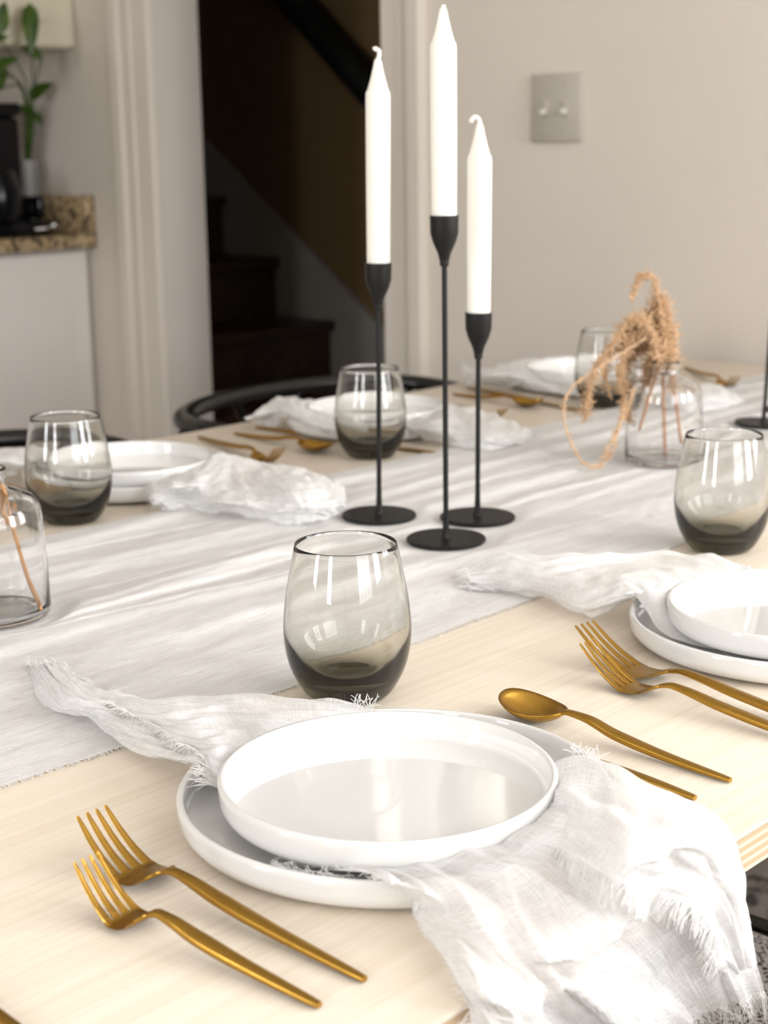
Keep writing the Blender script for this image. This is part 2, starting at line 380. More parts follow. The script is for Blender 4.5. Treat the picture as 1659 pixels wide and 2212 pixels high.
# ------------------------------------------------------------------ kitchen corner at the left
CY = 3.24
base = thing('base_cabinet', 'white kitchen base cabinet under the granite worktop', 'cabinet', (W, CY, 0))
box('carcass', -1.9, -.002, .03, .70, .08, .878, m_cab_white, base)
box('plinth', -1.9, -.002, .08, .68, 0.0, .08, m_cab_white, base)
for i in range(4):
    d = box('cabinet_door', -1.9+i*.47+.003, -1.9+(i+1)*.47-.003, .008, .03, .09, .87, m_cab_white, base, .003)
    box('panel_molding', -1.9+i*.47+.06, -1.9+(i+1)*.47-.06, .004, .008, .15, .81, m_cab_white, d, .0015)
wt = thing('granite_worktop', 'speckled brown granite worktop with upstand along the wall', 'worktop', (W, CY, .879))
box('slab', -1.92, -.001, -.012, .705, .0005, .034, m_granite, wt, .004)
box('upstand', -.030, -.001, -.010, .703, .0345, .128, m_granite, wt, .003)
box('upstand', -1.92, -.031, .683, .704, .0345, .128, m_granite, wt, .003)
uc = thing('wall_cabinet', 'cream kitchen wall cabinet above the plant', 'cabinet', (W, CY+.03, 1.357))
box('carcass', -1.9, -.002, .022, .675, 0, .75, m_cabinet, uc)
for i in range(4):
    d = box('cabinet_door', -1.9+i*.475+.003, -1.9+(i+1)*.475-.003, .0, .022, .004, .746, m_cabinet, uc, .003)
    box('panel_molding', -1.9+i*.475+.055, -1.9+(i+1)*.475-.055, -.004, .0, .06, .69, m_cabinet, d, .0015)
# coffee machine
CT = .9135
cm = thing('coffee_maker', 'glossy black coffee maker at the end of the granite worktop', 'coffee maker', (0, 0, 0))
xb, xm, xt = on_y(114, 470, CY+.04).x, on_y(98, 410, CY+.07).x, on_y(46, 300, CY+.14).x
cm.location = (xt, CY+.14, CT); xb -= xt; xm -= xt
bm = bmesh.new(); add_box(bm, -.22, xb, -.105, -.018, 0.0, .036, .010); add_box(bm, -.22, 0, -.030, .14, 0.0, .096, .010); auto_smooth(mesh_bm('base', bm, m_gloss_black, cm))
bm = bmesh.new(); add_box(bm, -.01, xm, -.070, -.019, .0365, .095, .010); auto_smooth(mesh_bm('heater_housing', bm, m_gloss_black, cm))
bm = bmesh.new(); add_box(bm, -.20, 0, 0, .14, .0965, .285, .014); auto_smooth(mesh_bm('water_tank', bm, m_gloss_black, cm))
bm = bmesh.new(); add_box(bm, -.20, .0, -.012, .14, .2855, .318, .010); auto_smooth(mesh_bm('lid', bm, m_gloss_black, cm))
tube('drip_tray', [Vector((-.05, -.106, .016)), Vector((.02, -.109, .017)), Vector((xb-.008, -.106, .019))], [.003, .009, .008], m_chrome, cm, 10)
o = lathe('carafe', [(0, .002), (.05, .002), (.06, .02), (.062, .07), (.045, .12), (.043, .122), (.059, .07), (.056, .022), (0, .006)], m_gloss_black, cm, 32); o.location = (-.13, -.07, .037)
o = lathe('knob', [(0, .012), (.012, .012), (.014, 0), (0, 0)], m_chrome, cm, 20); o.rotation_euler = (PI/2, 0, 0); o.location = (on_y(3, 422, CY+.12).x-xt, -.022, on_y(3, 422, CY+.12).z-CT)
# pothos plant
pp = on_y(82, 400, CY+.18)
pl = thing('potted_plant', 'trailing green pothos plant in a grey pot behind the coffee maker', 'plant', (min(pp.x, W-.064), CY+.18, CT))
lathe('pot', [(0, .001), (.024, .001), (.028, .13), (.030, .18), (.027, .18), (.025, .13), (0, .12)], m_pot, pl, 32)
def leaf_mesh(L, Wd, name='leaf'):
    vs, fs = [], []; N = 8
    for i in range(N+1):
        t = i/N; wd = Wd*math.sin(PI*min(1, t**0.75))**0.8*(1-.25*t) if 0 < t < 1 else 0.0004
        for j in (-1, -.5, 0, .5, 1): vs.append((L*(t-.5), wd*j, -.25*L*(t-.5)**2 + .25*abs(j)*wd))
    for i in range(N):
        for j in range(4): a = i*5+j; fs.append((a, a+1, a+6, a+5))
    me = bpy.data.meshes.new(name); me.from_pydata(vs, [], fs); me.materials.append(m_leaf)
    me.polygons.foreach_set('use_smooth', [True]*len(me.polygons)); return me
lm = leaf_mesh(.1, .036)
# x, y, depth behind the cabinet front, direction of the leaf, length, width
for (x, y, dd, az, ln, wd) in ((66, 62, -.03, -88, 1.25, .62), (88, 195, .12, 35, .72, .60), (66, 112, -.01, 150, .6, .5), (12, 138, .0, 28, .70, .55), (70, 247, .16, -25, .55, .35), (4, 38, -.03, 80, .8, .6),
                               (52, 236, .14, 170, .5, .4), (2, 172, .06, 60, .6, .5), (84, 258, .16, -60, .35, .3), (-20, 90, -.02, 20, .9, .7)):
    p = on_y(x, y, CY+dd); p.y = CY+dd; q = p-pl.location
    a = math.radians(az); X = (RT*math.cos(a)+UP*math.sin(a)); Zv = (-FW*.85+Vector((.2, -.1, .5))).normalized(); Yv = Zv.cross(X).normalized(); Zv = X.cross(Yv)
    Mx = Matrix.Identity(4)
    for k in range(3): Mx[k][0], Mx[k][1], Mx[k][2], Mx[k][3] = X[k]*ln, Yv[k]*wd, Zv[k]*ln, q[k]
    o = link('leaf', lm, None, pl, False); o.matrix_local = Mx
    e = q-X*(.05*ln); mid = Vector((e.x*.15, e.y*.35, .345)) if e.x < -.03 else Vector((e.x*.7, e.y*.8, min(.30, .20+(e.z-.18)*.45)))
    tube('stem', catmull([Vector((0, 0, .13)), mid, e], 5), .0020, m_leaf, pl, 6)

# ------------------------------------------------------------------ rug, table
rug = thing('rug', 'mottled grey brown rug on the floor under the table', 'rug', (0, 0, 0))
box('pile', -.6, 2.25, -.6, 2.3, .001, .012, m_rug, rug, .004)
TX0, TX1, TY1 = -0.45, 2.335, 1.60
tb = thing('dining_table', 'large pale birch plywood dining table', 'table', (0, 0, 0))
box('tabletop', TX0, TX1, EY, TY1, TZ-.0030, TZ, m_birch, tb, .0006)
z = TZ-.0031; i = 0
while z > TZ-.024:
    th = .0026; off = .0004 if i % 2 else 0
    box('ply', TX0+off, TX1-off, EY+off, TY1-off, z-th, z, m_ply_b if i % 2 == 0 else m_ply_a, tb); z -= th+.0001; i += 1
ZB = z
for (x, y) in ((TX0+.15, EY+.13), (TX1-.15, EY+.13), (TX0+.15, TY1-.13), (TX1-.15, TY1-.13)):
    tube('leg', [(x, y, .012), (x, y, ZB)], [.022, .034], m_ply_a, tb, 20)
box('apron', TX0+.15, TX1-.15, EY+.12, EY+.14, ZB-.07, ZB, m_ply_a, tb); box('apron', TX0+.15, TX1-.15, TY1-.14, TY1-.12, ZB-.07, ZB, m_ply_a, tb)

# ------------------------------------------------------------------ black chairs
def make_chair(label, loc, rz, drop=0.0, padded=False):
    """wishbone-style chair; the sitter faces local -Y"""
    t = thing('dining_chair', label, 'chair', loc, rz, None)
    if padded:
        bm = bmesh.new(); add_box(bm, -.185, .185, -.245, .165, .405, .442, .014); auto_smooth(mesh_bm('seat_cushion', bm, m_boucle, t))
        for s in (-1, 1): tube('seat_rail', [(s*.203, -.255, .418), (s*.203, .17, .418)], [(.016, .018)]*2, m_blackwood, t, 14, power=3.5)
        for y in (-.258, .172): tube('seat_rail', [(-.215, y, .414), (.215, y, .414)], [(.013, .016)]*2, m_blackwood, t, 14, power=3.5)
    else:
        bm = bmesh.new(); add_box(bm, -.23, .23, -.23, .19, .425, .45, .012); auto_smooth(mesh_bm('seat', bm, m_blackwood, t))
    for s in (-1, 1):
        tube('leg', catmull([(s*.22, -.20, 0.0), (s*.215, -.20, .25), (s*.21, -.20, .425)], 4), .015, m_blackwood, t, 12)
        if padded: tube('leg', catmull([(s*.195, .21, 0.0), (s*.195, .19, .25), (s*.195, .17, .45), (s*.202, .15, .60), (s*.205, .075, .675)], 5), .014, m_blackwood, t, 12)
        else: tube('leg', catmull([(s*.20, .23, 0.0), (s*.195, .20, .25), (s*.185, .17, .45), (s*.225, .10, .60), (s*.240, .03, .700-drop)], 5), .014, m_blackwood, t, 12)
        tube('stretcher', [(s*.215, -.20, .28), (s*.195, .20, .28)], .009, m_blackwood, t, 8)
    tube('stretcher', [(-.215, -.20, .22), (.215, -.20, .22)], .009, m_blackwood, t, 8)
    tube('stretcher', [(-.195, .20, .22), (.195, .20, .22)], .009, m_blackwood, t, 8)
    P = []
    for k in range(21):
        a = PI*k/20; x = (.205 if padded else .262)*math.cos(a); y = (.055+.07*math.sin(a)**.8) if padded else -.03+.155*math.sin(a)**.8; P.append((x, y, 0.704-drop+.010*math.sin(a)))
    if not padded: P = [(.260, -.075, .701)] + P + [(-.260, -.075, .701)]
    tube('top_rail', P, [(.018, .013)]*len(P), m_blackwood, t, 14)
    tube('back_splat', catmull([(0, .16, .44), (0, .145, .54), (0, .132, .59)], 4), [(.012, .006)]*9, m_blackwood, t, 10)
    for s in (-1, 1): tube('back_splat', catmull([(0, .135, .57), (s*.04, .125, .65), (s*.075, .120, .715)], 4), [(.009, .005)]*9, m_blackwood, t, 10)
    return t
ch = make_chair('black round-backed wooden chair at the far side, before the dark doorway', (1.735, 1.775, 0.0125), 0.0)
c2 = dup(ch, (1.045, 1.785, 0.0125), 'black wooden chair at the far side, left, behind the leftmost smoked glass', 0.0)
c3 = make_chair('black chair with a speckled cushion under the near table edge at the lower right', (.938, .400, 0.0125), PI, .030, True)
dup(c3, (.462, .385, 0.0125), 'black chair with a speckled cushion under the nearest plates, mostly hidden by the hanging napkin', PI)

# ------------------------------------------------------------------ crockery
def make_plate(name, r, h, label):
    t = h/20.0*1000
    prof = [(0, .0015), (r*.60, .0015), (r*.62, 0), (r*.66, 0), (r*.68, .002)]
    for k in range(0, 9):
        a = PI/2*k/8; prof.append((r*.915+r*.083*math.sin(a), .002+(h*.50)*(1-math.cos(a))))
    prof += [(r, h*.80), (r, h-.0012), (r-.0012, h), (r-.0030, h), (r-.0042, h-.0012)]
    for k in range(9):
        a = PI/2*k/8; prof.append((r-.0046-r*.038*(1-math.cos(a)), h*.45-(h*.45-.0058)*math.sin(a)))
    prof += [(r*.88, .0056), (r*.5, .0052), (0, .0050)]
    return tag(lathe(name, prof, m_ceramic, seg=112, ang=60), label, 'plate')
DIN_H, SAL_H, SAL_Z = .020, .021, .0085
dp = make_plate('dinner_plate', .1220, DIN_H, 'large white dinner plate nearest the camera, under the small plate')
sp = make_plate('side_plate', .0940, SAL_H, 'small white plate nearest the camera, stacked on the large one')
PA = (.5905, .5565); dp.location = (.6020, .5620, TZ+.0002); sp.location = (PA[0]+.0015, PA[1]+.0015, TZ+SAL_Z+.003)
def plates(x, y, ld, ls):
    a = dup(dp, (x+.006, y+.004, TZ+.0002), ld); b = dup(sp, (x, y, TZ+SAL_Z+.003), ls); return a, b
plates(1.030, .550, 'large white dinner plate at the right edge, under a small plate', 'small white plate at the right edge beside the two gold forks')
plates(1.066, 1.396, 'large white dinner plate behind the leftmost smoked glass, under a small plate', 'small white plate behind the leftmost smoked glass')
plates(1.50, 1.425, 'large white dinner plate behind the second far smoked glass', 'small white plate behind the second far smoked glass')
plates(1.975, 1.425, 'large white dinner plate at the far end of the table near the wall', 'small white plate at the far end of the table near the wall')

def make_glass():
    H = .1075
    o = catmull([(.0270, .0008), (.0330, .008), (.0405, .024), (.0438, .044), (.0425, .066), (.0388, .088), (.0348, H)], 6)
    i_ = catmull([(.0337, H), (.0376, .088), (.0410, .066), (.0416, .044), (.0362, .0275), (.0265, .0165), (.0150, .0128)], 6)
    prof = [(0, .0012), (.020, .0012), (.0245, .0)] + [tuple(p) for p in o] + [(.03445, H+.0007)] + [tuple(p) for p in i_] + [(0, .0120)]
    return lathe('stemless_glass', prof, m_smoke, seg=96, ang=80)
g0 = tag(make_glass(), 'smoked stemless glass in sharp focus behind the nearest plates', 'glass'); g0.location = (.7285, .7225, TZ+.0004)
dup(g0, (.9160, 1.302, TZ+.0004), 'leftmost smoked stemless glass, behind the clear bottle')
dup(g0, (1.3550, 1.297, TZ+.0004), 'smoked stemless glass seen behind the left black candlestick')
dup(g0, (1.8350, 1.292, TZ+.0004), 'smoked stemless glass at the far right behind the dried grass')
gb = at(1556, 1186, TZ); dup(g0, (gb.x, gb.y, TZ+.0004), 'smoked stemless glass at the right edge behind the right napkin')

# ------------------------------------------------------------------ gold cutlery (local +X from handle end to tip)
def interp(tab, s):
    """monotone cubic through the (position, value) table"""
    n = len(tab)
    if s <= tab[0][0]: return tab[0][1]
    if s >= tab[-1][0]: return tab[-1][1]
    D = [(tab[k+1][1]-tab[k][1])/(tab[k+1][0]-tab[k][0]) for k in range(n-1)]
    m = [D[0]]+[0 if D[k-1]*D[k] <= 0 else 2*D[k-1]*D[k]/(D[k-1]+D[k]) for k in range(1, n-1)]+[D[-1]]
    k = next(q for q in range(n-1) if s <= tab[q+1][0]); h = tab[k+1][0]-tab[k][0]; t = (s-tab[k][0])/h
    return (2*t**3-3*t*t+1)*tab[k][1]+(t**3-2*t*t+t)*h*m[k]+(3*t*t-2*t**3)*tab[k+1][1]+(t**3-t*t)*h*m[k+1]
def strip(vs, fs, L, Z, s0, s1, wl, wr, th, n=14):
    """bent bar between arclength fractions s0..s1; wl, wr = y limits as functions of s"""
    b0 = len(vs)
    for i in range(n+1):
        s = s0+(s1-s0)*i/n; x = s*L; z = interp(Z, s); a, b = wl(s), wr(s); m = (a+b)/2; tt = th(s)/2
        e = .78
        for (y, zz) in ((a, 0), (m+(a-m)*e, tt), (m+(b-m)*e, tt), (b, 0), (m+(b-m)*e, -tt), (m+(a-m)*e, -tt)): vs.append((x, y, z+zz))
    for i in range(n):
        for k in range(6): l = (k+1) % 6; p = b0+i*6; fs.append((p+k, p+6+k, p+6+l, p+l))
    fs.append(tuple(b0+k for k in range(6))); fs.append(tuple(b0+n*6+k for k in reversed(range(6))))
def handle(L, Z, s1, parent, wmax=.0044):
    path, rad = [], []
    Wd = [(0, .0019), (.03, .0024), (.30, wmax*.86), (.46, wmax), (.58, wmax*.80), (.66, .0026), (s1, .0027)]
    Th = [(0, .0014), (.05, .0017), (.40, .0028), (.56, .0027), (.66, .0021), (s1, .0013)]
    n = 46
    for i in range(n+1):
        s = s1*i/n; path.append(Vector((s*L, 0, interp(Z, s)))); rad.append((interp(Wd, s), interp(Th, s)))
    vs, fs = [], []; sweep_vf(path, rad, vs, fs, 16, power=2.8)
    return auto_smooth(mesh_py('handle', vs, fs, m_gold, parent), 50)
ZF = [(0, .0018), (.30, .0050), (.50, .0088), (.62, .0122), (.665, .0128), (.715, .0095), (.770, .0035), (.82, .0024), (.88, .0072), (.94, .0155), (1.0, .0265)]
def make_fork(L, label, loc, rz, hw=.0112, cat='fork'):
    t = thing('fork', label, cat, loc, rz)
    handle(L, ZF, .715, t)
    hwid = lambda s: interp([(.70, .0024), (.715, .0040), (.735, hw*.93), (.80, hw), (1, hw*.86)], s)
    vs, fs = [], []
    strip(vs, fs, L, ZF, .700, .835, lambda s: -hwid(s), lambda s: hwid(s), lambda s: .0022, 18)
    for k in range(4):
        def c(s, k=k): return (-1+(2*k+1)/4)*hwid(s)
        def h(s): return interp([(.82, hw*.222), (.86, hw*.185), (.975, hw*.115), (1, hw*.07)], s)
        strip(vs, fs, L, ZF, .822, 1.0, lambda s: c(s)-h(s), lambda s: c(s)+h(s), lambda s: interp([(.82, .0021), (1, .0011)], s), 20)
    auto_smooth(mesh_py('head', vs, fs, m_gold, t), 60)
    return t
def make_spoon(L, label, loc, rz):
    t = thing('spoon', label, 'spoon', loc, rz)
    Z = [(0, .0018), (.25, .0035), (.48, .0075), (.62, .0125), (.69, .0128), (.74, .0105)]
    handle(L, Z, .74, t)
    a, b, dep = L*.140, L*.098, .0085; cx = L*.860; vs, fs = [], []; NR, NA = 10, 48
    def P(r, k):
        th = 2*PI*k/NA; ca, sa = math.cos(th), math.sin(th)
        x = cx + a*r*ca; y = b*r*sa*(1+.10*ca); zr = .0105 + .0035*(ca*r)**2 + .0015*ca*r
        return x, y, zr, r
    vs.append((cx, 0, .0105-dep))
    for i in range(1, NR+1):
        for k in range(NA):
            x, y, zr, r = P(i/NR, k); vs.append((x, y, zr-dep*(1-r*r)**.75))
    for k in range(NA): fs.append((0, 1+k, 1+(k+1) % NA))
    for i in range(NR-1):
        for k in range(NA): l = (k+1) % NA; p = 1+i*NA; fs.append((p+k, p+NA+k, p+NA+l, p+l))
    o = mesh_py('bowl', vs, fs, m_gold, t); md = o.modifiers.new('thickness', 'SOLIDIFY'); md.thickness = .0014; md.offset = -1
    return t
def make_knife(L, label, loc, rz):
    t = thing('knife', label, 'knife', loc, rz)
    Z = [(0, .0018), (.3, .0028), (.5, .0030), (1, .0016)]
    handle(L, Z, .56, t)
    vs, fs = [], []
    wl = lambda s: -interp([(.54, .0026), (.60, .0060), (.90, .0085), (.97, .006), (1, .0008)], s)
    wr = lambda s: interp([(.54, .0026), (.60, .0060), (.95, .0070), (1, .0045)], s)
    strip(vs, fs, L, Z, .54, 1.0, wl, wr, lambda s: .0016, 20)
    auto_smooth(mesh_py('blade', vs, fs, m_gold, t), 40)
    return t
def put(kind, tail, tip, tz, label, **k):
    a = at(*tail, TZ+.002); b = at(*tip, TZ+tz); d = b-a; L = Vector((d.x, d.y)).length
    f = {'fork': make_fork, 'spoon': make_spoon, 'knife': make_knife}[kind]
    return f(L, label, (a.x, a.y, TZ+.0003), math.atan2(d.y, d.x), **k)
put('fork', (788, 2116), (198, 1752), .027, 'large gold fork lying next to the nearest plates, farther from the corner', hw=.0142)
put('fork', (690, 2172), (186, 1852), .027, 'small gold fork in the lower left, outside the larger fork', hw=.0116)
put('spoon', (1578, 1686), (1092, 1494), .014, 'gold spoon right of the nearest plates on bare wood')
put('knife', (1502, 1724), (1130, 1604), .0015, 'gold knife half hidden by the nearest napkin, its handle end showing')
put('fork', (1990, 1648), (1262, 1346), .027, 'larger gold fork beside the right-hand plates, behind the smaller fork', hw=.0142)
put('fork', (1880, 1648), (1268, 1385), .027, 'smaller gold fork beside the right-hand plates, in front', hw=.0116)
put('knife', (110, 2275), (-380, 1950), .0015, 'piece of a gold cutlery handle cut off at the bottom left corner')
put('fork', (430, 944), (606, 974), .023, 'gold fork right of the left far plates', hw=.0105)
put('spoon', (-118, 1022), (126, 1086), .012, 'gold spoon seen through the leftmost smoked glass')
put('knife', (-170, 1052), (70, 1112), .0015, 'gold knife left of the leftmost smoked glass, behind the bottle')
put('spoon', (507, 936), (712, 962), .012, 'gold spoon left of the second far smoked glass')
put('knife', (554, 923), (946, 980), .0015, 'gold knife passing behind the second far smoked glass')
put('fork', (905, 860), (1088, 888), .023, 'gold fork between the middle and far-end settings, tines out of a napkin', hw=.0105)
put('spoon', (978, 851), (1168, 866), .012, 'gold spoon at the far-end setting, left of its plates')
put('knife', (1010, 838), (1262, 888), .0015, 'gold knife at the far-end setting, pointing at the far right glass')
put('fork', (1478, 792), (1590, 818), .023, 'gold fork at the far right end of the table', hw=.0105)

# ------------------------------------------------------------------ candlesticks and candles
def make_stick(h, label, loc, lean=(0, 0)):
    t = thing('candlestick', label, 'candlestick', loc)
    t.rotation_euler = (lean[0], lean[1], 0)
    lathe('base', [(0, 0), (.0368, 0), (.0376, .0008), (.0376, .0026), (.0368, .0034), (0, .0034)], m_black, t, 72, ang=30)
    lathe('stem', [(0, .0034), (.0044, .0034), (.0036, .006), (.0030, .014), (.0025, .03), (.0025, h-.046), (.0040, h-.045), (.0044, h-.040), (.0040, h-.037), (0, h-.037)], m_black, t, 24)
    lathe('candle_cup', [(0, h-.040), (.0045, h-.040), (.0060, h-.034), (.0105, h-.024), (.0128, h-.016), (.0131, h), (.0119, h), (.0117, h-.012), (0, h-.012)], m_black, t, 40, ang=40)
    return t
def make_candle(h, label, loc, wick, tilt=(0, 0)):
    t = thing('candle', label, 'candle', loc); t.rotation_euler = (tilt[0], tilt[1], 0)
    body = [(0, 0), (.0108, 0), (.0113, .010), (.0113, .02), (.0117, h*.45), (.0118, h-.036), (.0115, h-.031), (.0098, h-.028), (.0072, h-.019), (.0048, h-.009), (.0034, h-.002), (.0022, h), (0, h)]
    lathe('wax_body', body, m_wax, t, 36, ang=70)
    c = [Vector((x*.001, 0, h-.003+zz*.001)) for x, zz in wick]
    q = [Vector((v.x*RT.x, v.x*RT.y, v.z)) for v in c]
    tube('wick', catmull(q, 5), .0021, m_wax, t, 10)
    return t
s1 = at(819, 1117, TZ+.003); s2 = at(963.5, 1169, TZ+.003); s3 = at(1031.5, 1121, TZ+.003)
BZ = TZ+.0034
def top_h(b, py):
    best = None
    for k in range(100, 900):
        p = b+Vector((0, 0, k*.001)); d = p-Vector((0, 0, CZ)); y = 1106-FPX*d.dot(UP)/d.dot(FW)
        if best is None or abs(y-py) < best[0]: best = (abs(y-py), k*.001)
    return best[1]
for b, py, ctop, lab, lc, wk, ln in ((s1, 567, 128, 'left black candlestick of the three, its base under a fold of cloth', 'left white taper candle of the three, with a looped wick', [(0, 0), (1, 5), (1.5, 9), (-2, 12), (-4, 11)], (0.0, 0.012)),
                                 (s2, 466, 18, 'tallest black candlestick, in the middle and front of the three', 'highest white taper candle, on the tallest candlestick', [(0, 0), (.2, 3), (0, 5)], (0, 0)),
                                 (s3, 675, 268, 'right and shortest black candlestick of the three', 'right and lowest white taper candle with a bent wick', [(0, 0), (-.5, 6), (-4, 9), (-7, 7), (-8.5, 4)], (0, .006))):
    h = top_h(Vector((b.x, b.y, BZ)), py); hc = top_h(Vector((b.x, b.y, BZ)), ctop)-h+.012
    rt = Vector((RT.x, RT.y, 0)).normalized(); tilt = (-ln[1]*rt.y, ln[1]*rt.x)
    make_stick(h, lab, (b.x, b.y, BZ), tilt)
    make_candle(hc, lc, (b.x+rt.x*ln[1]*h, b.y+rt.y*ln[1]*h, BZ+h-.0118), wk, tilt)
s4 = at(1649, 917, TZ+.003); rt = Vector((RT.x, RT.y, 0)).normalized()
make_stick(.32, 'black candlestick at the far right edge of the picture', (s4.x, s4.y, BZ), (-.034*rt.y, .034*rt.x))
make_candle(.2, 'white taper candle on the candlestick at the far right edge', (s4.x+rt.x*.0109, s4.y+rt.y*.0109, BZ+.32-.0118), [(0, 0), (0, 5)], (-.034*rt.y, .034*rt.x))
s5 = at(1714, 887, TZ+.003)
make_stick(.25, 'black candlestick almost out of frame, behind the one at the far right', (s5.x, s5.y, BZ))

# ------------------------------------------------------------------ clear bottles with dried stems
def make_bottle(label, loc, H=.120):
    r = .045
    out = [(0, .0015), (r*.72, .0010), (r*.90, 0), (r*.975, .002), (r, .008), (r*.985, .05), (r*.955, H-.042), (r*.92, H-.032), (r*.80, H-.024), (r*.60, H-.0195), (.0190, H-.017), (.0160, H-.014), (.0158, H-.003), (.0168, H-.001), (.0160, H), (.0142, H)]
    inn = [(.0136, H-.003), (.0136, H-.014), (.0165, H-.0185), (r*.60-.001, H-.0215), (r*.78, H-.026), (r*.90-.0012, H-.034), (r*.93-.0012, H-.044), (r*.963-.0012, .05), (r*.975-.0012, .012), (r*.90, .0055), (r*.6, .0048), (0, .0062)]
    o = lathe('glass_bottle', out+inn, m_clear, seg=80, ang=80); o.location = loc
    return tag(o, label, 'bottle')
RZ = TZ+.0030
b1 = at(-10, 1338, TZ); make_bottle('clear glass bottle at the left edge with one thin dried stem', (b1.x, b1.y, RZ), .122)
b2 = at(1432, 1002, TZ); make_bottle('clear glass bottle holding the bushy dried grass', (b2.x, b2.y, RZ), .118)
dep1 = (b1-Vector((0, 0, CZ))).dot(FW)
def path_d(pts, dep, n=6): return [Vector(v) for v in catmull([on_depth(p[0], p[1], dep+(p[2] if len(p) > 2 else 0)) for p in pts], n)]
def dr_(x, y, off=0): return (x, y, off)
sg = thing('dried_sprig', 'thin dried stem with a loose twist leaning in the left clear bottle', 'dried stem', (0, 0, 0))
tube('stem', path_d([(8, 1048), (18, 1095), (28, 1140), (42, 1190), (60, 1250), (88, 1318)], dep1-.02), [.0012]*12+[.0016]*13+[.0019]*6, m_twine, sg, 7)
for k in range(5):
    o_ = random.uniform(-4, 4)
    tube('husk', path_d([(4+o_, 1045), (2+k*3, 1075), (6+o_, 1100), (10+k*2, 1125), (3+o_+k*3, 1132)], dep1-.03-.002*k), [.0008]*12+[.0014]*13, m_twine, sg, 6)
dep2 = (b2-Vector((0, 0, CZ))).dot(FW)
dg = thing('dried_grass', 'bushy tan dried grass drooping left out of the clear bottle', 'dried grass', (0, 0, 0))
for p in ([(1412, 700), (1428, 780), (1432, 830), (1437, 985)], [(1430, 720), (1445, 790), (1458, 850), (1472, 960)], [(1400, 740), (1416, 800), (1404, 850), (1380, 930)]):
    tube('stem', path_d(p, dep2), .0018, m_stem, dg, 7)
def plume(pts, dep, fuzz, n_seeds, jit, seed=0):
    rnd = random.Random(seed); P = path_d(pts, dep, 10); vs, fs = [], []
    sweep_vf(P, .0010, vs, fs, 5)
    for _ in range(n_seeds):
        k = rnd.randrange(len(P)-1); p = P[k].lerp(P[k+1], rnd.random())
        d = Vector((rnd.gauss(0, 1), rnd.gauss(0, 1), rnd.gauss(0, 1)-.5)).normalized()
        l = fuzz*rnd.uniform(.3, 1.2); q = p+d*l; r = rnd.uniform(.0005, .0011)
        sweep_vf([p, p.lerp(q, .5)+Vector((0, 0, -.1*l)), q], [.0004, r, .0003], vs, fs, 4)
        m_ = q; rr = rnd.uniform(.0005, .0012)
        b0 = len(vs)
        for w_ in ((1, 0, 0), (0, 1, 0), (-1, 0, 0), (0, -1, 0)): vs.append(m_+Vector(w_)*rr)
        vs.append(m_+Vector((0, 0, rr*1.7))); vs.append(m_-Vector((0, 0, rr*1.7)))
        for a, b in ((0, 1), (1, 2), (2, 3), (3, 0)): fs.append((b0+a, b0+b, b0+4)); fs.append((b0+b, b0+a, b0+5))
    o = mesh_py('plume', vs, fs, m_grass, dg); return o
plume([(1430, 790), (1438, 740), (1430, 680), (1420, 640), (1410, 600), (1388, 592), (1374, 612), (1366, 645)], dep2-.01, .007, 420, 0, 1)
plume([(1436, 770), (1440, 720), (1428, 670), (1418, 630)], dep2, .016, 420, 0, 2)
plume([(1440, 790), (1446, 750), (1436, 700), (1424, 670), (1405, 690)], dep2+.01, .020, 480, 0, 3)
plume([(1425, 800), (1415, 740), (1390, 715), (1360, 735), (1340, 790), (1346, 860), (1358, 905)], dep2-.02, .011, 560, 0, 4)
plume([(1428, 790), (1400, 700), (1365, 690), (1330, 730), (1295, 780), (1272, 840), (1264, 900)], dep2-.03, .010, 620, 0, 5)
plume([(1430, 790), (1420, 720), (1395, 690), (1370, 700), (1350, 740)], dep2, .022, 560, 0, 6)
plume([(1432, 800), (1420, 760), (1390, 745), (1365, 765), (1350, 800), (1352, 850)], dep2+.01, .014, 420, 0, 7)
plume([(1350, 735), (1322, 760), (1305, 800), (1318, 850)], dep2-.01, .009, 160, 0, 8)
plume([(1415, 740), (1442, 760), (1452, 800), (1456, 835)], dep2-.01, .010, 220, 0, 9)
plume([(1428, 800), (1410, 770), (1400, 790), (1395, 830)], dep2, .014, 260, 0, 10)
plume([(1395, 730), (1300, 790), (1232, 840), (1218, 900), (1236, 960), (1262, 1000), (1292, 1006), (1322, 975), (1342, 900), (1352, 860)], dep2-.05, .004, 220, 0, 11)
plume([(1370, 840), (1350, 890), (1325, 945), (1300, 990)], dep2-.06, .005, 120, 0, 12)

